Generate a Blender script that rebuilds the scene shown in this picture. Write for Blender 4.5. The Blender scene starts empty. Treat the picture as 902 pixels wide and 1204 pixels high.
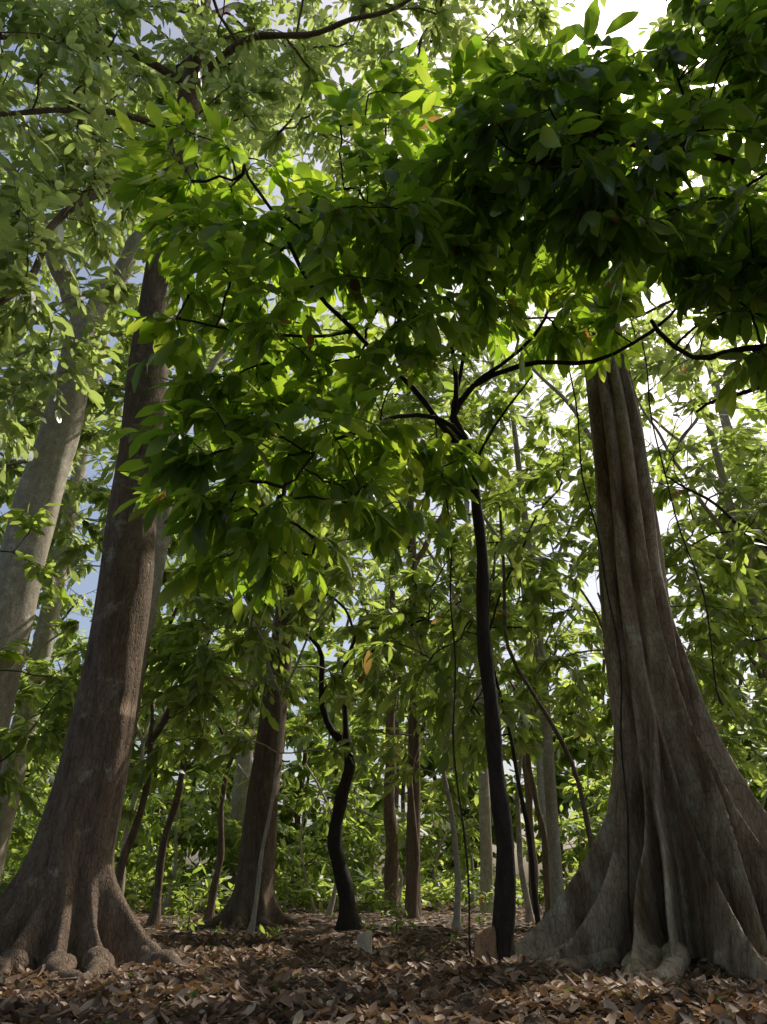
import bpy, math, numpy as np
from mathutils import Vector
rng=np.random.default_rng(11)
scene=bpy.context.scene
UP=np.array([0,0,1.0])
EL,AZ=math.radians(52),math.radians(46)
SD=np.array([math.sin(AZ)*math.cos(EL),math.cos(AZ)*math.cos(EL),math.sin(EL)])
def nz(a):
    return a/np.maximum(np.linalg.norm(a,axis=-1,keepdims=True),1e-9)
def gz(x,y):
    x=np.asarray(x,float);y=np.asarray(y,float)
    return .04*np.sin(x*.9+1)*np.cos(y*.7)+.03*np.sin(x*2.1+y*1.3)+.02*np.sin(y*3.1-x)
# light gaps: where sun shafts come down through the canopy (ground x, y, radius)
GAPS=[(-1.6,6.9,.6),(1.3,7.2,.6),(-.2,8.8,.7),(-3.0,9.5,1.1),(2.0,8.5,.7),(.9,11.8,.9),(-2.2,12.0,.8),(-5.7,8.3,.9),(-1,15.5,1.4),(2.8,16.5,1.4),(9,41,5),(0,25,3.5),(-5.5,18,1.7),(-3.3,7.0,.6),(4.5,23,2.4),(-6,30,3.5),(2,33,4),(-11.8,10.7,1.6),(3.0,13.0,.8),(-4.2,13,.9),(-8,24,2.4),(0.2,5.7,.45),(1.0,9.4,.5)]
def in_shaft(T,k=1.0):
    u=T[:,0]-T[:,2]*SD[0]/SD[2];v=T[:,1]-T[:,2]*SD[1]/SD[2]
    m=np.zeros(len(T),bool)
    for (a,b,r) in GAPS:
        an=np.arctan2(v-b,u-a)
        m|=np.hypot(u-a,v-b)<k*r*(1+.22*np.sin(3*an+a*2)+.15*np.sin(7*an+b*3))
    return m
def openings(T,thr=.12):
    u=T[:,0]-T[:,2]*SD[0]/SD[2];v=T[:,1]-T[:,2]*SD[1]/SD[2]
    f=np.sin(u*.95+.8*np.sin(v*.8)+.5)*np.sin(v*.9+1.2+.7*np.sin(u*.6))
    keep=(f<thr)|(rng.random(len(T))<.10)
    keep&=~in_shaft(T)
    glade=(np.hypot((u+4.9)/3.8,(v-3.1)/3.3)<1)&(T[:,2]>11.5)&(rng.random(len(T))<.92)
    return T[keep&~glade]

# ---------------------------------------------------------------- materials
def mat_new(name):
    m=bpy.data.materials.new(name);m.use_nodes=True
    nt=m.node_tree;nt.nodes.clear()
    return m,nt,nt.nodes,nt.links
def ramp(N,stops):
    r=N.new('ShaderNodeValToRGB');cr=r.color_ramp
    while len(cr.elements)<len(stops):cr.elements.new(.5)
    for e,(p,c) in zip(cr.elements,stops):
        e.position=p;e.color=(*c,1)
    return r
def leaf_mat(name,stops,tstops,trans=.45,rough=.38,gloss=.055):
    m,nt,N,L=mat_new(name)
    a=N.new('ShaderNodeAttribute');a.attribute_name='rnd'
    r1=ramp(N,stops);r2=ramp(N,tstops)
    L.new(a.outputs['Fac'],r1.inputs[0]);L.new(a.outputs['Fac'],r2.inputs[0])
    d=N.new('ShaderNodeBsdfDiffuse');L.new(r1.outputs[0],d.inputs['Color'])
    t=N.new('ShaderNodeBsdfTranslucent');L.new(r2.outputs[0],t.inputs['Color'])
    mx=N.new('ShaderNodeMixShader');mx.inputs[0].default_value=trans
    L.new(d.outputs[0],mx.inputs[1]);L.new(t.outputs[0],mx.inputs[2])
    g=N.new('ShaderNodeBsdfGlossy');g.inputs['Roughness'].default_value=rough
    g.inputs['Color'].default_value=(.95,.97,.95,1)
    lw=N.new('ShaderNodeLayerWeight');lw.inputs['Blend'].default_value=.25
    ma=N.new('ShaderNodeMath');ma.operation='MULTIPLY_ADD';L.new(lw.outputs['Fresnel'],ma.inputs[0]);ma.inputs[1].default_value=.16;ma.inputs[2].default_value=gloss-.03
    m2=N.new('ShaderNodeMixShader');L.new(ma.outputs[0],m2.inputs[0]);L.new(mx.outputs[0],m2.inputs[1]);L.new(g.outputs[0],m2.inputs[2])
    o=N.new('ShaderNodeOutputMaterial');L.new(m2.outputs[0],o.inputs[0])
    return m
def bark_mat(name,c1,c2,lichen,lam=.55,zs=.25,bump=.5,sc=9,dark=None):
    m,nt,N,L=mat_new(name)
    tc=N.new('ShaderNodeTexCoord')
    mp=N.new('ShaderNodeMapping');mp.inputs['Scale'].default_value=(1,1,zs);L.new(tc.outputs['Object'],mp.inputs[0])
    n1=N.new('ShaderNodeTexNoise');n1.inputs['Scale'].default_value=sc;n1.inputs['Detail'].default_value=8;n1.inputs['Roughness'].default_value=.7
    L.new(mp.outputs[0],n1.inputs[0])
    r=ramp(N,[(.32,c1),(.68,c2)]);L.new(n1.outputs[0],r.inputs[0])
    n2=N.new('ShaderNodeTexNoise');n2.inputs['Scale'].default_value=2.6;n2.inputs['Detail'].default_value=9;n2.inputs['Roughness'].default_value=.72
    L.new(tc.outputs['Object'],n2.inputs[0])
    r2=ramp(N,[(lam,(0,0,0)),(lam+.1,(1,1,1))]);L.new(n2.outputs[0],r2.inputs[0])
    mx=N.new('ShaderNodeMixRGB');L.new(r2.outputs[0],mx.inputs[0]);L.new(r.outputs[0],mx.inputs[1]);mx.inputs[2].default_value=(*lichen,1)
    col=mx.outputs[0]
    if dark is not None:   # damp stains
        n3=N.new('ShaderNodeTexNoise');n3.inputs['Scale'].default_value=1.3;n3.inputs['Detail'].default_value=6;n3.inputs['Roughness'].default_value=.65
        mp3=N.new('ShaderNodeMapping');mp3.inputs['Scale'].default_value=(1.6,1.6,.35);mp3.inputs['Location'].default_value=(5,3,1);L.new(tc.outputs['Object'],mp3.inputs[0]);L.new(mp3.outputs[0],n3.inputs[0])
        r3=ramp(N,[(.44,(1,1,1)),(.62,dark)]);L.new(n3.outputs[0],r3.inputs[0])
        m3=N.new('ShaderNodeMixRGB');m3.blend_type='MULTIPLY';m3.inputs[0].default_value=1;L.new(col,m3.inputs[1]);L.new(r3.outputs[0],m3.inputs[2]);col=m3.outputs[0]
    v=N.new('ShaderNodeTexVoronoi');v.inputs['Scale'].default_value=sc*3.2;v.feature='DISTANCE_TO_EDGE';L.new(mp.outputs[0],v.inputs[0])
    rv=ramp(N,[(0,(0.45,.45,.45)),(.12,(1,1,1))]);L.new(v.outputs[0],rv.inputs[0])
    mm=N.new('ShaderNodeMixRGB');mm.blend_type='MULTIPLY';mm.inputs[0].default_value=.6
    L.new(col,mm.inputs[1]);L.new(rv.outputs[0],mm.inputs[2])
    p=N.new('ShaderNodeBsdfPrincipled');p.inputs['Roughness'].default_value=.85;p.inputs['Specular IOR Level'].default_value=.25
    L.new(mm.outputs[0],p.inputs['Base Color'])
    ad=N.new('ShaderNodeMath');ad.operation='MULTIPLY_ADD';L.new(rv.outputs[0],ad.inputs[0]);ad.inputs[1].default_value=.35;L.new(n1.outputs[0],ad.inputs[2])
    b=N.new('ShaderNodeBump');b.inputs['Strength'].default_value=bump;b.inputs['Distance'].default_value=.06;L.new(ad.outputs[0],b.inputs['Height'])
    L.new(b.outputs[0],p.inputs['Normal'])
    o=N.new('ShaderNodeOutputMaterial');L.new(p.outputs[0],o.inputs[0])
    return m
G_dark=leaf_mat('cacao_leaf',[(0,(.035,.065,.014)),(.55,(.06,.105,.02)),(.97,(.11,.155,.03)),(1,(.22,.11,.05))],
                [(0,(.22,.42,.02)),(.5,(.46,.68,.04)),(.97,(.84,.94,.10)),(1,(.4,.2,.07))],.6,.38,.055)
G_shade=leaf_mat('shaded_cacao_leaf',[(0,(.03,.055,.014)),(.55,(.05,.09,.02)),(.97,(.08,.125,.025)),(1,(.22,.11,.05))],
                [(0,(.16,.32,.02)),(.6,(.34,.54,.03)),(.97,(.66,.82,.08)),(1,(.4,.2,.07))],.55,.36,.055)  # cacao leaf with shade put into its darker, less translucent colours
G_mid=leaf_mat('understory_leaf',[(0,(.045,.075,.018)),(.6,(.085,.125,.03)),(.97,(.13,.17,.045)),(1,(.2,.12,.05))],
                [(0,(.30,.46,.05)),(.6,(.58,.72,.12)),(.97,(.80,.87,.22)),(1,(.4,.25,.07))],.62,.4,.055)
G_high=leaf_mat('canopy_leaf',[(0,(.065,.095,.035)),(.6,(.10,.14,.05)),(1,(.14,.18,.065))],
                [(0,(.36,.50,.09)),(.6,(.58,.70,.19)),(1,(.75,.82,.32))],.6,.42,.055)
B_left=bark_mat('brown_bark',(.10,.068,.046),(.26,.185,.13),(.36,.32,.25),.58,.22,.8,9)
B_right=bark_mat('fluted_bark',(.30,.225,.155),(.54,.43,.31),(.52,.49,.37),.54,.3,.55,6,(.36,.30,.24))
B_pale=bark_mat('pale_bark',(.30,.255,.19),(.52,.46,.36),(.60,.56,.46),.55,.6,.4,7)
B_dark=bark_mat('dark_bark',(.022,.016,.012),(.06,.045,.033),(.11,.10,.08),.66,.3,.5,14)

# ---------------------------------------------------------------- mesh utils
def make_obj(name,V,F,mat,parent=None,rnd=None,smooth=True):
    V=np.asarray(V,np.float32);F=np.asarray(F,np.int32)
    me=bpy.data.meshes.new(name)
    n,k=F.shape
    me.vertices.add(len(V));me.vertices.foreach_set('co',V.ravel())
    me.loops.add(n*k);me.loops.foreach_set('vertex_index',F.ravel())
    me.polygons.add(n);me.polygons.foreach_set('loop_start',np.arange(n,dtype=np.int32)*k)
    me.polygons.foreach_set('loop_total',np.full(n,k,np.int32))
    me.polygons.foreach_set('use_smooth',np.full(n,smooth))
    if rnd is not None:
        at=me.attributes.new('rnd','FLOAT','POINT');at.data.foreach_set('value',np.asarray(rnd,np.float32))
    me.update(calc_edges=True)
    me.materials.append(mat)
    o=bpy.data.objects.new(name,me);scene.collection.objects.link(o)
    if parent is not None:o.parent=parent
    return o
class Geo:
    def __init__(s):s.V=[];s.F=[];s.R=[];s.n=0
    def add(s,V,F,R=None):
        if len(V)==0:return
        s.V.append(V);s.F.append(F+s.n);s.n+=len(V)
        if R is not None:s.R.append(R)
    def obj(s,name,mat,parent=None,smooth=True):
        return make_obj(name,np.concatenate(s.V),np.concatenate(s.F),mat,parent,np.concatenate(s.R) if s.R else None,smooth)
def tube(P,R,seg=6,cap=False):
    P=np.asarray(P,float);R=np.asarray(R,float);n=len(P)
    T=nz(np.gradient(P,axis=0))
    a=np.array([1,0,0.]) if abs(T[0][0])<.8 else np.array([0,1,0.])
    U=np.zeros((n,3));u=a-T[0]*a.dot(T[0]);u/=np.linalg.norm(u)
    for i in range(n):
        u=u-T[i]*u.dot(T[i]);u/=max(np.linalg.norm(u),1e-6);U[i]=u
    W=np.cross(T,U)
    th=np.linspace(0,2*math.pi,seg,endpoint=False)
    V=P[:,None]+R[:,None,None]*(U[:,None]*np.cos(th)[None,:,None]+W[:,None]*np.sin(th)[None,:,None])
    i=np.arange(n-1)[:,None]*seg;j=np.arange(seg)[None];j2=(j+1)%seg
    F=np.stack([i+j,i+j2,i+seg+j2,i+seg+j],-1).reshape(-1,4)
    return V.reshape(-1,3),F
def prisms(A,B,ra,rb):
    m=len(A);D=nz(B-A);S=nz(np.cross(D,UP+rng.normal(0,.1,(m,3))));W=np.cross(D,S)
    th=np.array([0,2.094,4.189])
    c=S[:,None]*np.cos(th)[None,:,None]+W[:,None]*np.sin(th)[None,:,None]
    V=np.concatenate([A[:,None]+c*ra,B[:,None]+c*rb],1).reshape(-1,3)
    q=np.array([[0,1,4,3],[1,2,5,4],[2,0,3,5]])
    F=(np.arange(m)[:,None,None]*6+q[None]).reshape(-1,4)
    return V,F
def leaves(P,D,Nn,L,W,hi,bend=.25,fold=.22):
    m=len(P);D=nz(D);S=nz(np.cross(D,Nn));Nn=np.cross(S,D)
    if hi:
        t=np.array([0,.12,.36,.68,.88,1.]);w=np.array([.05,.45,.92,1.0,.5,.02]);cols=np.array([-1,0,1.])
    else:
        t=np.array([0,.3,.72,1.]);w=np.array([.12,.9,.9,.06]);cols=np.array([-1,1.])
    R=len(t);C=len(cols)
    bn=bend*(rng.random(m)*1.5)
    ctr=P[:,None]+D[:,None]*(L[:,None]*t)[...,None]-Nn[:,None]*(L[:,None]*bn[:,None]*t**2)[...,None]
    off=S[:,None,None]*(W[:,None,None]*.5*w[None,:,None]*cols[None,None])[...,None]
    V=ctr[:,:,None]+off
    if hi:
        V=V+Nn[:,None,None]*(W[:,None,None]*.5*fold*w[None,:,None]*np.abs(cols)[None,None])[...,None]
    V=V.reshape(-1,3)
    a=[]
    for i in range(R-1):
        for j in range(C-1):
            b=i*C+j;a.append([b,b+1,b+C+1,b+C])
    F=(np.arange(m)[:,None,None]*(R*C)+np.array(a)[None]).reshape(-1,4)
    return V,F,R*C
def rvals(m,base=None):
    r=rng.random(m)*.6
    if base is not None:r=r+base*.36
    else:r=r*1.6
    r[rng.random(m)<.006]=1.0
    return r
def spray(gl,gt,P,D,Lt,k,LL,hi,droop=.6,asp=.40,tr=.008,shafts=True):
    m=len(P);D=nz(D);Lt=np.broadcast_to(Lt,(m,)).astype(float)
    t=((np.arange(k)+.3)/k)*.9+.1
    B=P[:,None]+D[:,None]*(Lt[:,None]*t)[...,None]-UP*(Lt[:,None]*.25*t**2)[...,None]
    S=nz(np.cross(D,UP)+1e-4)
    alt=np.where(np.arange(k)%2==0,1.,-1.)
    dr=D[:,None]*(.35+.8*t)[None,:,None]+S[:,None]*(alt*(1.05-.55*t))[None,:,None]-UP*(droop*rng.random((m,k))*1.6)[...,None]+rng.normal(0,.28,(m,k,3))
    nn=UP+rng.normal(0,.38,(m,k,3))
    L=LL*rng.uniform(.6,1.2,(m,k));W=L*asp*rng.uniform(.8,1.15,(m,k))
    base=np.repeat(rng.random(m),k)
    B=B.reshape(-1,3);dr=dr.reshape(-1,3);nn=nn.reshape(-1,3);L=L.ravel();W=W.ravel()
    if shafts:
        ok=~(in_shaft(B)|in_shaft(B+nz(dr)*L[:,None]))
        B,dr,nn,L,W,base=B[ok],dr[ok],nn[ok],L[ok],W[ok],base[ok]
    V,F,pv=leaves(B,dr,nn,L,W,hi)
    gl.add(V,F,np.repeat(rvals(len(B),base),pv))
    if gt is not None:
        mid=P+D*Lt[:,None]*.5-UP*(Lt*.0625)[:,None]
        end=P+D*Lt[:,None]-UP*(Lt*.25)[:,None]
        V,F=prisms(P,mid,tr,tr*.75);gt.add(V,F)
        V,F=prisms(mid,end,tr*.75,tr*.35);gt.add(V,F)
def resample(pts,step=.3):
    pts=np.asarray(pts,float);out=[]
    n=len(pts)
    for i in range(n-1):
        p0=pts[max(i-1,0)];p1=pts[i];p2=pts[i+1];p3=pts[min(i+2,n-1)]
        k=max(2,int(np.linalg.norm((p2-p1)[:3])/step))
        for t in np.arange(k)/k:
            out.append(.5*((2*p1)+(-p0+p2)*t+(2*p0-5*p1+4*p2-p3)*t*t+(-p0+3*p1-3*p2+p3)*t**3))
    out.append(pts[-1]);return np.array(out)
def limb(gt,pts,r0,r1,seg=8,wob=.03,step=.25):
    p=resample(pts,step);n=len(p)
    t=np.linspace(0,1,n)
    p[1:-1]+=np.stack([np.sin(t*n*.9+rng.random()*6)*wob,np.cos(t*n*.7+rng.random()*6)*wob,np.sin(t*n*1.1+2)*wob],-1)[1:-1]
    r=r0+(r1-r0)*t**.8
    r=r*(1+.08*np.sin(t*n*1.7))
    if pts[0][2]<0: r=r*(1+.7*np.exp(-np.maximum(p[:,2],0)/.22))
    V,F=tube(p,r,seg);gt.add(V,F)
    return p
def grow(gt,nodes,targets,r0=.011,pw=.42,sag=.08,rmax=.12,seg=5):
    pos=[np.array(p) for p in nodes];par=[-1]*len(pos);cnt=[0]*len(pos)
    targets=np.asarray(targets)
    base=np.array(nodes)
    d=np.array([np.min(np.linalg.norm(base-t,axis=1)) for t in targets])
    order=np.argsort(d);links=[];dirs=np.zeros_like(targets)
    cap=len(pos)+len(targets)*5
    A=np.zeros((cap,3));A[:len(pos)]=base;n=len(pos)
    for ti in order:
        t=targets[ti]
        dv=A[:n]-t
        dist=np.linalg.norm(dv,axis=1)+np.maximum(dv[:,2],0)*.5
        b=int(np.argmin(dist));s=A[b].copy();ln=np.linalg.norm(t-s)
        c=(s+t)/2+rng.normal(0,.09,3)*ln+UP*sag*ln
        ids=[b];prev=b
        for u in (.25,.5,.75,1.):
            q=(1-u)**2*s+2*u*(1-u)*c+u*u*t+(rng.normal(0,.025,3)*ln if u<1 else 0)
            A[n]=q;par.append(prev);cnt.append(0);prev=n;ids.append(n);n+=1
        cnt[prev]=1;links.append(ids)
        dirs[ti]=A[ids[-1]]-A[ids[-2]]
    for i in range(n-1,-1,-1):
        if par[i]>=0:cnt[par[i]]+=cnt[i]
    for ids in links:
        r=[min(r0*max(cnt[i],1)**pw,rmax) for i in ids];r[0]=min(r[0],r[1]*1.15)
        V,F=tube(A[ids],r,seg);gt.add(V,F)
    return nz(dirs)
def ell(n,c,r,shell=.0):
    p=nz(rng.normal(0,1,(n,3)))*(rng.random((n,1))**(1/3)*(1-shell)+shell)
    return p*np.array(r)+np.array(c)

def column(gt,pts,seg=64,butt=(),flutes=(),step=.1,rough=.03):
    p=np.asarray(pts,float)
    zs=np.concatenate([np.arange(p[0,2],min(3,p[-1,2]),step*.6),np.arange(3,p[-1,2],step*2.2)]) if p[-1,2]>3 else np.arange(p[0,2],p[-1,2],step)
    zs=np.append(zs,p[-1,2])
    fine=resample(p,.2);o=np.argsort(fine[:,2])
    cx=np.interp(zs,fine[o,2],fine[o,0]);cy=np.interp(zs,fine[o,2],fine[o,1]);r=np.interp(zs,fine[o,2],fine[o,3])
    th=np.linspace(0,2*math.pi,seg,endpoint=False)
    Rr=np.repeat(r[:,None],seg,1)
    zz=zs[:,None];tt=th[None]
    n=np.zeros_like(Rr)
    for k in range(10):
        f=rng.integers(1,9);g=rng.uniform(.3,3.2)
        n+=np.sin(f*tt+g*zz+rng.random()*6.3)/ (1+f*.35)
    Rr=Rr*(1+rough*n)
    for (fr,am,zt) in flutes:
        Rr*=1+am*np.exp(-(zz/zt)**2)*(np.abs(np.sin(fr*.5*tt+.12*zz+1.3*np.sin(.22*zz)))-.6)
    ext=np.zeros_like(Rr)
    for (a,E,H,pp,w,sw) in butt:
        g=E*np.clip(1-zz/H,0,1)**pp+E*.30*np.exp(-np.maximum(zz,0)/.11)
        g=g*(1+.10*np.sin(zz*3.1+a*7)*np.exp(-zz/2))
        ac=a+sw*np.sin(zz*1.1+a*3)*np.clip(zz/2,0,1)+sw*.6*np.exp(-zz/.4)+.02*np.sin(zz*4+a*5)
        d=(tt-ac+math.pi)%(2*math.pi)-math.pi
        sg=w*(1+.5*np.exp(-zz/.2))/(r[:,None]+g*.6)+.03
        e=g*np.exp(-(np.abs(d)/sg)**1.5)
        ext=np.maximum(ext,e)+.12*np.minimum(ext,e)
    Rr=Rr+ext
    V=np.stack([cx[:,None]+Rr*np.cos(th),cy[:,None]+Rr*np.sin(th),np.repeat(zs[:,None],seg,1)],-1)
    i=np.arange(len(zs)-1)[:,None]*seg;j=np.arange(seg)[None];j2=(j+1)%seg
    F=np.stack([i+j,i+j2,i+seg+j2,i+seg+j],-1).reshape(-1,4)
    gt.add(V.reshape(-1,3),F)
    return np.stack([cx,cy,zs],-1)
def roots(gt,c,butt,rr,ext=1.0,thick=.1):
    for (a,E,H,pp,w,sw) in butt:
        for rep in range(2):
            r0=rr+E*.45;k=18;ln=ext*rng.uniform(.7,1.35)
            aa=a+sw*.6+(rng.uniform(-.16,.16) if rep else 0);pts=[];s0=rng.random()*6;tk=thick*(.6 if rep else 1)
            for i in range(k):
                u=i/(k-1);rad=r0+ln*u;ang=aa+(.16*math.sin(u*5+s0)-.16*math.sin(s0))*u+.01*math.sin(u*17)
                x=c[0]+rad*math.cos(ang);y=c[1]+rad*math.sin(ang)
                pts.append([x,y,float(gz(x,y))+.12*(1-u)**1.5-.03*u+.012*math.sin(u*15+s0)])
            V,F=tube(np.array(pts),tk*(1-.72*np.linspace(0,1,k))*(1+.1*np.sin(np.arange(k)*1.3)),10);gt.add(V,F)

# ---------------------------------------------------------------- generic trees
LEAFOBJ={}
def leafy_tree(name,trunk,limbs,crowns,bark,lmat,nleaf,LL,hi,q,lt,r0=.011,droop=.6,asp=.40,col=None,spread=.5,rthick=.12,gaps=.12):
    gt=Geo();nodes=[]
    if col is not None:
        c=column(gt,**col);nodes.append(c[c[:,2]>max(3.0,c[-1,2]*.5)])
        if col.get('butt'):roots(gt,col['pts'][0][:2],col['butt'],col['pts'][0][3],col['butt'][0][1]*.9,rthick)
    if trunk is not None:
        pts,ra,rb=trunk;p=limb(gt,pts,ra,rb,12,.02);nodes.append(p[int(len(p)*.6):])
    for pts,ra,rb in limbs:
        p=limb(gt,pts,ra,rb,8);nodes.append(p[len(p)//5:])
    nodes=np.concatenate(nodes)
    T=np.concatenate([ell(n,c,r,s) for n,c,r,s in crowns])
    if gaps is not None:
        T2=openings(T,gaps)
        T=T2 if len(T2)>5 else T[:6]
    gb=Geo();dirs=grow(gb,nodes,T,r0)
    gl=Geo()
    P=np.repeat(T,q,0);D=np.repeat(dirs,q,0)+rng.normal(0,spread,(len(T)*q,3))*np.array([1,1,.5])
    P=P-nz(D)*rng.uniform(0,.2,(len(P),1))
    spray(gl,gb,P,D,lt*rng.uniform(.6,1.3,len(P)),nleaf,LL,hi,droop,asp,r0*.6,gaps is not None)
    o=gt.obj(name,bark)
    gb.obj('branches',bark if bark is not B_right else B_left,o);f=gl.obj('foliage',lmat,o)
    LEAFOBJ[f.name]=10 if hi else 3
    return o
bL=[(math.radians(a),E,H,p,w,s) for a,E,H,p,w,s in [(348,1.05,2.2,3.4,.10,.10),(318,.8,1.4,3,.08,-.12),(285,.6,1.5,3,.08,.12),(258,.7,1.6,3,.09,.05),(232,.8,1.9,3.2,.10,-.1),(200,1.0,2.6,3.2,.11,.08),(150,.9,2.4,3,.15,.1),(95,.9,2,3,.15,.1),(40,.9,2.2,3.2,.12,-.1)]]
leafy_tree('tall_buttressed_tree',None,
  [([(-4.35,10.5,14.0),(-4.94,9.7,13.0),(-5.66,9,10.9),(-5.56,8.7,9.3),(-5.9,8.4,8.5)],.10,.045),
   ([(-4.35,10.5,17.0),(-5.6,10,17.4),(-7.2,9.4,17.0),(-9.2,9,16.2)],.11,.03),
   ([(-4.35,10.5,17.3),(-3.0,9.8,17.6),(-1.6,9.2,16.8),(-.2,8.6,16.4),(1.2,8.2,16.8)],.10,.03),
   ([(-4.3,10.5,15.5),(-6,9.4,14.6),(-7.3,8.6,13.2),(-8.4,8,12)],.08,.03),
   ([(-4.4,10.5,19.5),(-4,11.5,22),(-2.5,13,24.5)],.12,.04),([(-4.4,10.5,19.8),(-5.6,11.5,22),(-8,12.5,24)],.12,.04)],
  [(60,(-7.0,8.8,13.6),(3.0,2.2,3.0),0),(90,(-6.5,10,19),(5,4,3),0),(80,(-.5,10,19.5),(5,4,3),0),(90,(-3.5,13,24),(7,5,3),0),(26,(-6.4,8.2,9.8),(1.6,1.2,1.4),0),(20,(-4,9,15.5),(2,1.5,2),0)],
  B_left,G_high,9,.34,False,5,1.0,rthick=.16,gaps=.5,
  col=dict(pts=[(-3.95,10.5,-.12,.58),(-3.96,10.5,.7,.48),(-4.0,10.5,1.4,.44),(-3.93,10.5,2.3,.42),(-3.9,10.5,3.5,.41),(-3.92,10.5,4.8,.40),(-4.0,10.5,6.2,.38),(-4.08,10.5,7.9,.35),(-4.2,10.5,9.7,.33),(-4.27,10.5,11.8,.30),(-4.32,10.5,14.2,.27),(-4.36,10.5,17,.23),(-4.45,10.5,20.5,.17),(-4.4,10.6,24,.08)],seg=260,butt=bL,flutes=[(7,.14,3)],rough=.025))
bR=[(math.radians(a),E,H,p,w,s) for a,E,H,p,w,s in [(188,2.2,9,7.6,.085,.05),(210,1.6,8.5,6.4,.065,-.08),(231,1.6,9.5,5.6,.065,.08),(250,1.25,10.5,4.5,.048,-.12),(268,1.75,10,5.6,.05,.10),(287,1.3,11,4.4,.048,-.10),(306,1.9,10.5,5.2,.05,.08),(328,1.95,9.5,4.8,.06,-.06),(350,2.5,9.0,4.2,.09,.05),(35,1.5,7,4.3,.15,.1),(80,1.3,7,4.3,.15,.1),(130,1.4,7,4.3,.15,.1)]]
leafy_tree('fluted_buttress_tree',None,
  [([(4.15,10.9,13),(5.5,10.5,15.5),(8,10,18)],.2,.06),([(4.15,10.9,15),(3,11,18),(1.5,11.5,21)],.18,.06),([(4.15,10.9,17),(5,12,20),(6.5,13.5,23)],.15,.05),([(4.13,10.9,11.5),(5.5,11.5,12.5),(7.5,12.5,13)],.12,.04)],
  [(60,(8.5,10,18),(4,3.5,3.5),0),(100,(2,14.5,22),(6,4,3),0),(50,(8.5,17,23),(5,4,3),0),(90,(7.8,13,13),(3.4,2.5,3),0),(55,(2.5,13,15),(3,2,2.5),0)],
  B_right,G_high,9,.36,False,5,1.1,rthick=.16,gaps=.35,
  col=dict(pts=[(3.80,10.9,-.12,.48),(3.82,10.9,.7,.44),(3.84,10.9,1.4,.42),(3.85,10.9,2.4,.42),(3.85,10.9,3.6,.42),(3.9,10.9,5,.42),(4.0,10.9,6.3,.41),(4.1,10.9,8,.39),(4.1,10.9,10,.35),(4.15,10.9,13,.31),(4.15,10.9,19,.2)],seg=560,butt=bR,flutes=[(9,.56,12)],rough=.02,step=.08))
leafy_tree('pale_forest_tree',None,
  [([(-7.8,15,14),(-8.8,14.8,15.8),(-9.9,14.5,18),(-12,14,21)],.3,.08),([(-7.8,15,14),(-7.1,15,16.3),(-6.4,15,19),(-5,15,23)],.3,.08)],
  [(110,(-12,14.5,18),(5,4,5),0),(90,(-6,17,22),(5,4,4),0),(90,(-11,18,13),(4,3,4),0),(20,(-7.6,13,12),(1.8,1.2,2.4),0)],
  B_pale,G_high,9,.40,False,5,1.1,gaps=.6,
  col=dict(pts=[(-8.0,15,-.1,.8),(-8.1,15,1.5,.62),(-8.0,15,6,.52),(-7.95,15,8.7,.48),(-7.8,15,11,.45),(-7.8,15,14.3,.4)],seg=64,rough=.03))
leafy_tree('forest_tree',None,[([(-5.3,16,11),(-4.6,16,13.5),(-3.6,16.5,16)],.15,.05)],
  [(120,(-5.5,18,12.5),(4,3,5),0)],B_pale,G_high,9,.40,False,5,1,gaps=.6,
  col=dict(pts=[(-5.75,16,-.1,.38),(-5.6,16,1,.28),(-5.45,16,5,.23),(-5.3,16,9,.2),(-5.3,16,13,.14)],seg=40,rough=.03))
bC=[(math.radians(a),.65,1.4,3,.12,s) for a,s in [(350,.1),(300,-.1),(255,.1),(205,.1),(150,0),(90,0),(30,0)]]
leafy_tree('forest_tree',None,[([(-3.0,22,10),(-4.5,21,13),(-6,20,15)],.2,.06),([(-3.0,22,12),(-1.2,22,15),(.5,22,17)],.18,.06)],
  [(140,(-1,22,15),(7,4,5),0)],B_left,G_high,9,.42,False,5,1.1,gaps=.4,
  col=dict(pts=[(-3.45,22,-.1,.60),(-3.42,22,1,.50),(-3.38,22,3,.44),(-3.2,22,6,.37),(-3.0,22,10,.3),(-3,22,15,.18)],seg=90,butt=bC,rough=.025))
for (x,y,h,r) in [(9.5,25,27,.3),(1.0,28,27,.22),(-13,27,25,.4),(4.5,36,25,.25),(16,29,27,.35),(-22,42,24,.4),(24,46,24,.4),(-7,38,26,.4),(.5,48,28,.3),(10,50,28,.3),(-6.5,-5,22,.35),(7,-6,22,.35)]:  # last two: unseen trees behind the camera, added to cut sky fill
    leafy_tree('tall_forest_tree',None,[([(x,y,h*.5),(x-2,y-1,h*.65),(x-4,y-1,h*.75)],.16,.05),([(x,y,h*.45),(x+2,y+.5,h*.6),(x+4,y,h*.7)],.16,.05)],
      [(115,(x,y,h*.64),(7,4.5,h*.35),0)],B_pale if rng.random()<.5 else B_left,G_high,8,.60 if y<45 else .8,False,4,1.5,gaps=.5,
      col=dict(pts=[(x,y,-.1,r*1.7),(x,y,1.2,r*1.15),(x+.2,y,h*.4,r*.9),(x,y,h*.95,r*.4)],seg=28,rough=.03,step=.25))
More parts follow.
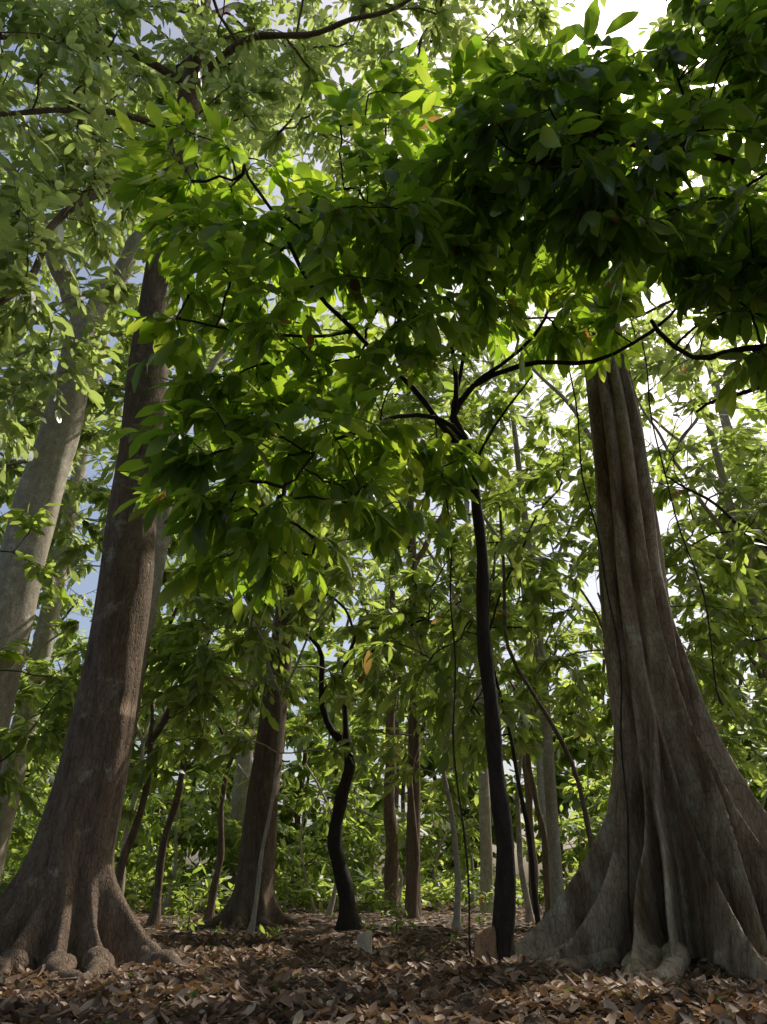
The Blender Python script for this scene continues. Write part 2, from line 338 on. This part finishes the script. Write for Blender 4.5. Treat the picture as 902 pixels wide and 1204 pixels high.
for (x,y,h,cx,cz,rx,rz,n) in [(10.2,19.5,19,9.4,13.2,4.6,4.8,150),(4.4,21,18,3.2,14,3.2,3.2,80)]:
    leafy_tree('forest_tree',None,[([(x,y,h*.5),(x-1.5,y-.5,h*.65),(x-2.5,y-.6,h*.8)],.08,.03),([(x,y,h*.45),(x+1.4,y+.3,h*.6),(x+2.4,y,h*.75)],.08,.03)],
      [(n,(cx,y,cz),(rx,2.8,rz),0)],B_pale,G_mid,9,.42,False,4,1.0,gaps=.55,
      col=dict(pts=[(x,y,-.1,.26),(x,y,1.2,.17),(x+.15,y,h*.4,.14),(x,y,h*.9,.07)],seg=24,rough=.03,step=.25))

# ---------------------------------------------------------------- foreground cacao-like tree
F0=(1.13,10,7.68)
leafy_tree('cacao_tree',([(1.36,10,-.15),(1.38,10,.12),(1.45,10,.6),(1.48,10,1.26),(1.47,10,2.26),(1.41,10,3.37),(1.43,10,4.6),(1.44,10,5.97),(1.37,10,6.88),F0],.135,.07),
  [([(1.36,10.0,6.9),(.9,9.7,7.35),(.245,9,7.77),(-.61,8,7.95),(-1.4,7.2,8.8),(-1.9,6.8,9.6)],.055,.018),
   ([(1.25,10,7.3),(.8,9.6,7.4),(.24,9.2,7.13),(-.59,8.5,6.3),(-1.2,8,5.3)],.045,.016),
   ([F0,(1.5,9.8,8.2),(2.17,9.5,8.3),(3.24,9,8.05),(3.93,8.5,8.15),(4.5,8,8.6)],.055,.018),
   ([F0,(1.1,9.3,8.7),(.25,8.5,9.5),(-.4,7.8,10.4)],.045,.018),
   ([(1.5,9.8,8.2),(2.4,9.2,8.7),(2.7,8.8,9.3),(3.0,8.2,10.0)],.04,.016),
   ([F0,(1.35,9.4,8.9),(1.8,8.2,10.1),(1.6,7.4,11)],.04,.016),
   ([(1.36,10,6.6),(1.75,9.7,7.3),(2.3,9.2,7.9)],.03,.013),
   ([(-.4,8.2,7.9),(-1.6,7.9,7.6),(-2.8,7.7,7.7)],.03,.014)],
  [(84,(-.9,7.9,8.5),(2.3,1.9,2.0),0),(58,(-1.3,8.4,5.8),(1.7,1.5,1.5),0),(60,(.9,7.6,10.4),(2.7,1.6,1.7),0),(36,(2.6,8.8,9.4),(1.7,1.2,1.2),0),(16,(-2.7,7.6,9.8),(1.0,1,1.3),0),(12,(.2,9.3,6.4),(1.2,.8,.6),0)],
  B_dark,G_dark,8,.42,True,3,.65,r0=.008,droop=1.0,asp=.36,gaps=None)
leafy_tree('cacao_tree',([(7.4,6.2,-.1),(7.3,6.2,2),(7.1,6.1,4.2),(6.6,6.0,6.0)],.17,.1),
  [([(6.6,6,6),(5.6,6.6,6.6),(4.6,7.4,6.9),(4.2,8.0,7.3),(3.9,8.3,8.2)],.07,.03),
   ([(6.6,6,6),(5.8,6,7.6),(4.8,6,8.4),(3.6,6,8.8),(2.4,6,9.2)],.08,.02),
   ([(6.6,6,6),(6.2,6,8.2),(5.2,6,10),(4,6,11.2)],.07,.02),
   ([(6.0,6.3,6.3),(5.2,7.6,6.7),(4.4,8.6,6.8)],.05,.02)],
  [(102,(4.2,6.2,9.3),(2.5,1.5,2.2),0),(26,(2.2,6.2,9.2),(1.3,1.0,1.3),0),(34,(5.2,7,7.6),(1.4,1.2,1.1),0)],
  B_dark,G_shade,8,.42,True,3,.6,r0=.008,droop=1.0,asp=.36,gaps=None)
leafy_tree('small_twisted_tree',([(-.78,20,-.1),(-.9,20,.7),(-1.2,20,2.0),(-1.05,20,3.0),(-.85,20,3.7),(-.91,20,4.25)],.22,.14),
  [([(-.91,20,4.2),(-1.35,20,4.6),(-1.65,20,5.2),(-1.72,20,6.6),(-2.5,20,7.6)],.11,.05),([(-.91,20,4.2),(-1.1,20,5.9),(-.6,19.5,7.6)],.1,.04),([(-1.7,20,5.6),(-.6,19.6,6.4),(1.0,19,7.3)],.06,.03)],
  [(70,(-1.2,19.2,8.9),(4,2.6,1.8),0),(24,(1.5,18.5,7.9),(2,1.6,1.3),0)],
  B_dark,G_mid,9,.38,False,4,.7,r0=.011,droop=.8,gaps=.4)
def understory(x,y,h,cr,n,lean=0.,r=.12,hi=False,LL=.38,zc=.66,zr=.36):
    t=(x+lean,y,h*.5)
    limbs=[]
    for k in range(4):
        a=rng.random()*6.28;d=cr*.7
        limbs.append(([t,(t[0]+d*.5*math.cos(a),y+d*.5*math.sin(a),h*.68),(t[0]+d*math.cos(a),y+d*math.sin(a),h*.8)],r*.5,.02))
    return leafy_tree('understory_tree',([(x,y,-.1),(x+lean*.2+rng.normal(0,.12),y,h*.2),(x+lean*.7+rng.normal(0,.15),y,h*.37),t],r,r*.55),limbs,
      [(n,(x+lean,y,h*zc),(cr,cr*.8,h*zr),0)],B_dark if y<15 else (B_pale if rng.random()<.55 else B_left),G_mid,9,LL,hi,4,.8,r0=.010,droop=.75,gaps=.35)
for a in [(8.8,13.5,12,3.4,115,-.5,.13),(5.8,16.5,10.5,3.0,90,-.4,.12),(2.6,14,10.5,2.6,75,-.6,.05,True),(12.5,19,14,3.8,90,0,.15),(8,22,11,3,75,.3,.12),(4.0,23,10,2.8,65,.2,.10),
          (1.6,18.5,9.2,2.5,60,.1,.08),(-8.8,13,7.5,2.8,60,.6,.09),(-6.2,19,8,2.6,60,.4,.12),(-11,20,10,3.2,65,0,.13),(-5.2,25,9.5,3,65,.3,.13),(-2.6,16.5,9.4,2.8,75,.3,.05),
          (.9,26,11,3.2,85,.3,.14),(-8.5,27,11,3.4,70,0,.13),(5.5,28,13,3.4,75,0,.14),(11,28,14,3.8,80,0,.14),(-14,25,12,3.5,70,0,.15),(17,25,14,3.8,70,0,.15)]:
    understory(*a)

# ---------------------------------------------------------------- distant forest mass
def mass(name,N,y0,y1,h0,h1,n,LL,zlo,zhi,rr,cr=(2.2,3.6),bk=None,gaps=.2,zmin=.4,wedge=0):
    gt=Geo();gl=Geo();gb=Geo()
    for i in range(N):
        y=rng.uniform(y0,y1);x=(-.72+1.44*(i+rng.random())/N)*y
        if .14<x/y<.24 and rng.random()<wedge:continue
        h=rng.uniform(h0,h1);r=rng.uniform(*rr)
        p=limb(gt,[(x,y,-.1),(x+rng.normal(0,.3),y,h*.3),(x+rng.normal(0,.6),y,h*.6),(x+rng.normal(0,.8),y,h*.9)],r,r*.4,7,.05,.8)
        T=ell(n,(x,y,h*(zlo+zhi)/2),(rng.uniform(*cr),2.6,h*(zhi-zlo)/2))
        T[:,2]=np.maximum(T[:,2],zmin)
        T=openings(T,gaps)
        if len(T)<2:continue
        d=grow(gb,p[1:],T,.015,seg=4)
        q=6;P=np.repeat(T,q,0);D=np.repeat(d,q,0)+rng.normal(0,.9,(len(T)*q,3))*np.array([1,1,.6])
        spray(gl,None,P,D,1.3*rng.uniform(.5,1.3,len(P)),8,LL,False,.6,.44)
    o=gt.obj(name,bk);gb.obj('branches',B_left,o);gl.obj('foliage',G_mid,o)
mass('distant_young_trees',38,30,48,4,8.5,26,.44,.2,1.0,(.06,.13),bk=B_pale,gaps=.3,zmin=.8,wedge=.8)
mass('distant_trees',42,52,85,18,26,38,1.1,.0,1.0,(.18,.35),(3.5,5),B_left,.6,.4,.4)
gt=Geo()
for (x,y,h,r,l) in [(-6.3,23,8,.13,.6),(-7.2,20,8,.10,1.3),(.35,30,9,.30,.1),(5.9,33,9,.22,0),(3.3,13.2,8,.05,-.9)]:
    limb(gt,[(x,y,-.1),(x+l*.2+rng.normal(0,.1),y,h*.3),(x+l*.7+rng.normal(0,.2),y,h*.6),(x+l,y,h)],r,r*.5,10,.04,.4)
gt.obj('young_tree_stems',B_left)
gt=Geo()
for pts in ([(3.25,10.2,9.6),(3.2,10.25,7),(3.32,10.2,4),(3.05,10.1,1.5),(2.9,9.9,0)],[(.8,9.5,7.3),(.95,9.6,5),(.9,9.55,2.6),(1.0,9.6,0)],[(4.6,10.3,9.5),(4.45,10.2,7),(4.6,10.1,5),(4.5,9.9,3)]):
    limb(gt,pts,.014,.012,5,.03,.3)
gt.obj('hanging_vines',B_dark)

# ---------------------------------------------------------------- undergrowth
gl=Geo();gb=Geo();n=400
y=rng.uniform(30,66,n);x=rng.uniform(-.62,.62,n)*y
k_=~((x/y>.15)&(x/y<.24)&(y<50));x=x[k_];y=y[k_];n=len(x)
P=np.stack([x,y,gz(x,y)+rng.uniform(.1,.9,n)*(y/28)],-1)
D=rng.normal(0,.7,(n,3));D[:,2]=np.abs(D[:,2])+.3
q=5;P=np.repeat(P,q,0);D=np.repeat(D,q,0)+rng.normal(0,.7,(n*q,3))
spray(gl,gb,P,D,1.0,8,.44,False,.4,.38,shafts=False)
m=34;y=rng.uniform(13,28,m);x=rng.uniform(-.45,.45,m)*y
P=np.stack([x,y,gz(x,y)],-1);D=rng.normal(0,.25,(m,3));D[:,2]=1
q=2;spray(gl,gb,np.repeat(P,q,0),np.repeat(D,q,0)+rng.normal(0,.3,(m*q,3)),.3,6,.16,True,.3,.36,.004,False)
for (sx_,sy_,sh) in [(.25,17.5,.7),(5.2,19,1.0),(5.6,23,1.5),(-4.4,19,.6),(6.8,22,1.6),(-6,24,1)]:
    k=7;tt_=np.linspace(.25,1,k)
    P=np.stack([sx_+.05*np.sin(tt_*5),sy_+0*tt_,gz(sx_,sy_)+sh*tt_],-1)
    P=np.repeat(P,2,0);D=rng.normal(0,1,(len(P),3));D[:,2]=np.abs(D[:,2])*.3+.15
    spray(gl,gb,P,D,.28*sh+.1,5,.2,True,.5,.38,.004,False)
    V,F=tube(np.array([[sx_,sy_,-.05],[sx_+.03,sy_,sh*.5],[sx_,sy_,sh]]),[.012,.01,.005],5);gb.add(V,F)
o=gl.obj('undergrowth',G_mid)
gb.obj('stems',B_dark,o)

# ---------------------------------------------------------------- thin out foliage that still stands in the sun shafts
bpy.context.view_layer.update()
dg=bpy.context.evaluated_depsgraph_get()
kill={}
sdv=Vector(SD)
for (a,b,r) in GAPS:
    if b>20: continue
    N_=int(60*r*r)+24
    for k in range(N_):
        rr_=.85*r*math.sqrt((k+.5)/N_);th_=k*2.39996
        o_=Vector((a+rr_*math.cos(th_),b+rr_*math.sin(th_),.25))
        for step_ in range(14):
            hit,loc,nor,idx,ob,mt=scene.ray_cast(dg,o_,sdv,distance=60)
            if not hit:break
            if ob.name in LEAFOBJ:
                kill.setdefault(ob.name,set()).add(idx//LEAFOBJ[ob.name])
            o_=loc+sdv*.01
for nm,ls in kill.items():
    me=bpy.data.objects[nm].data;kf=LEAFOBJ[nm]
    nv=18 if kf==10 else 8
    co_=np.empty(len(me.vertices)*3,np.float32);me.vertices.foreach_get('co',co_);co_=co_.reshape(-1,nv,3)
    for l in ls:                      # leaf in the sun's way: collapsed to its stalk to let light through
        co_[l]=co_[l][0]
    me.vertices.foreach_set('co',co_.ravel());me.update()

# ---------------------------------------------------------------- ground
ys=np.sort(np.concatenate([np.linspace(0,30,180),np.linspace(-60,-1,20),30+np.linspace(.01,1,100)**2.5*700]));ny=len(ys)
xs=np.sort(np.concatenate([np.linspace(-16,16,190),16.2+np.linspace(0,1,35)**2.5*500,-16.2-np.linspace(0,1,35)**2.5*500]));nx=len(xs)
X,Y=np.meshgrid(xs,ys)
Z=gz(X,Y)+.012*np.sin(X*7+Y*3)*np.sin(Y*8-X*2)
V=np.stack([X,Y,Z],-1).reshape(-1,3)
i=np.arange(ny-1)[:,None]*nx;j=np.arange(nx-1)[None]
F=np.stack([i+j,i+j+1,i+nx+j+1,i+nx+j],-1).reshape(-1,4)
m,nt,N,L=mat_new('forest_soil')
tc=N.new('ShaderNodeTexCoord')
n1=N.new('ShaderNodeTexNoise');n1.inputs['Scale'].default_value=7;n1.inputs['Detail'].default_value=10;n1.inputs['Roughness'].default_value=.75;L.new(tc.outputs['Object'],n1.inputs[0])
r=ramp(N,[(.3,(.02,.014,.01)),(.6,(.07,.048,.034)),(.8,(.15,.10,.07))]);L.new(n1.outputs[0],r.inputs[0])
p=N.new('ShaderNodeBsdfPrincipled');p.inputs['Roughness'].default_value=.95;L.new(r.outputs[0],p.inputs['Base Color'])
b=N.new('ShaderNodeBump');b.inputs['Strength'].default_value=.8;b.inputs['Distance'].default_value=.05;L.new(n1.outputs[0],b.inputs['Height']);L.new(b.outputs[0],p.inputs['Normal'])
oo=N.new('ShaderNodeOutputMaterial');L.new(p.outputs[0],oo.inputs[0])
make_obj('ground',V,F,m)
litter=leaf_mat('dry_leaf',[(0,(.04,.024,.016)),(.4,(.13,.078,.052)),(.75,(.26,.17,.12)),(.93,(.48,.36,.27)),(1,(.06,.1,.02))],
   [(0,(.10,.05,.02)),(.5,(.35,.2,.09)),(.93,(.55,.36,.18)),(1,(.2,.35,.03))],.2,.5,.045)
gl=Geo()
for n,y0,y1,LL in [(36000,4.5,16,.135),(26000,16,38,.22),(6000,38,70,.4)]:
    y=y0+(y1-y0)*rng.random(n)**1.2;x=rng.uniform(-.62,.62,n)*y+rng.normal(0,.8,n)
    P=np.stack([x,y,gz(x,y)+rng.uniform(.005,.04,n)],-1)
    a=rng.random(n)*6.28
    D=np.stack([np.cos(a),np.sin(a),rng.normal(.03,.18,n)],-1)
    NN=UP+rng.normal(0,.3,(n,3))
    L_=LL*rng.uniform(.4,1.35,n)
    V,F,pv=leaves(P,D,NN,L_,L_*rng.uniform(.3,.5,n),y0<10,bend=.3*rng.choice([-1,1]),fold=.45)
    rv=np.clip(rng.random(n)*.95,0,.95);rv[rng.random(n)<.008]=1
    gl.add(V,F,np.repeat(rv,pv))
gl.obj('leaf_litter',litter)
gt=Geo()
for i in range(130):
    y=rng.uniform(5,26);x=rng.uniform(-.5,.5)*y;a=rng.random()*6.28;l=rng.uniform(.3,1.3)
    t=np.linspace(-.5,.5,6);px=x+np.cos(a)*l*t+rng.normal(0,.03,6);py=y+np.sin(a)*l*t+rng.normal(0,.03,6)
    V,F=tube(np.stack([px,py,gz(px,py)+.035+rng.random()*.04],-1),np.linspace(1,.4,6)*rng.uniform(.006,.018),5);gt.add(V,F)
gt.obj('fallen_twigs',B_left)
gt=Geo()
limb(gt,[(3.5,17.5,.1),(4.6,18.2,.35),(5.8,19,.55),(6.8,19.4,1.1)],.13,.06,9)
limb(gt,[(4.6,18.2,.35),(5.0,18.6,.9),(5.7,19,1.3)],.06,.03,8)
gt.obj('fallen_branch',B_left)
gt=Geo();sx,sy=-.27,12.0
seg=28;th=np.linspace(0,6.283,seg,endpoint=False);rr=.105*(1+.06*np.sin(3*th)+.04*np.sin(5*th+1))
rings=[(1.3,-.05),(1.05,.05),(.97,.15),(1.0,.27),(.93,.29),(.5,.292),(.02,.293)]
V=np.concatenate([np.stack([sx+rr*k*np.cos(th),sy+rr*k*np.sin(th),np.full(seg,z)+(.03*np.sin(th+2)*k if z>.2 else 0)],-1) for k,z in rings])
i=np.arange(len(rings)-1)[:,None]*seg;j=np.arange(seg)[None];j2=(j+1)%seg
gt.add(V,np.stack([i+j,i+j2,i+seg+j2,i+seg+j],-1).reshape(-1,4))
gt.obj('cut_tree_stump',bark_mat('cut_wood',(.42,.34,.24),(.7,.6,.46),(.75,.68,.55),.6,1,.3,12),None,True)
nu,nv=9,12
u,v=np.meshgrid(np.linspace(-1,1,nu),np.linspace(0,1,nv))
w=.15*(1-.35*v**2+.06*np.sin(v*9))
def slab(off):
    return np.stack([1.13+u*w+.05*v,9.72-.06*u**2+.16*v+off,-.04+.46*v+.03*u],-1).reshape(-1,3)
i=np.arange(nv-1)[:,None]*nu;j=np.arange(nu-1)[None]
F1=np.stack([i+j,i+j+1,i+nu+j+1,i+nu+j],-1).reshape(-1,4)
gt=Geo()
e=[(k*nu) for k in range(nv)];e2=[k*nu+nu-1 for k in range(nv)];e3=[(nv-1)*nu+k for k in range(nu)]
V2=np.concatenate([slab(0),slab(.03)]);o_=nu*nv
FF=[]
for E in (e,e2,e3):
    for a,b_ in zip(E[:-1],E[1:]):FF.append([a,b_,b_+o_,a+o_])
gt.add(V2,np.concatenate([F1,F1[:,::-1]+o_,np.array(FF)]))
gt.obj('bark_slab',bark_mat('orange_bark',(.28,.14,.07),(.45,.27,.15),(.4,.3,.2),.65,.4,.4,12))

# ---------------------------------------------------------------- light, sky, camera
w=bpy.data.worlds.new('World');scene.world=w;w.use_nodes=True
nt=w.node_tree;bg=nt.nodes['Background'];sk=nt.nodes.new('ShaderNodeTexSky');sk.sky_type='NISHITA';sk.sun_disc=False
sk.sun_elevation=EL;sk.sun_rotation=AZ;sk.dust_density=4.5;sk.air_density=1.0;sk.ozone_density=.4
nt.links.new(sk.outputs[0],bg.inputs[0]);bg.inputs[1].default_value=.15
ld=bpy.data.lights.new('sun','SUN');ld.energy=5;ld.angle=math.radians(.5);ld.color=(1,.93,.82)
lo=bpy.data.objects.new('sun',ld);scene.collection.objects.link(lo);lo.rotation_euler=Vector(SD).to_track_quat('Z','Y').to_euler()
cd=bpy.data.cameras.new('camera');cd.sensor_fit='VERTICAL';cd.sensor_height=36;cd.sensor_width=27;cd.lens=26;cd.clip_end=2000;cd.clip_start=.05
co=bpy.data.objects.new('camera',cd);scene.collection.objects.link(co);co.location=(0,0,.8);co.rotation_euler=(math.radians(90+27.2),0,0)
scene.camera=co
scene.view_settings.view_transform='Standard';scene.view_settings.look='None';scene.view_settings.exposure=0
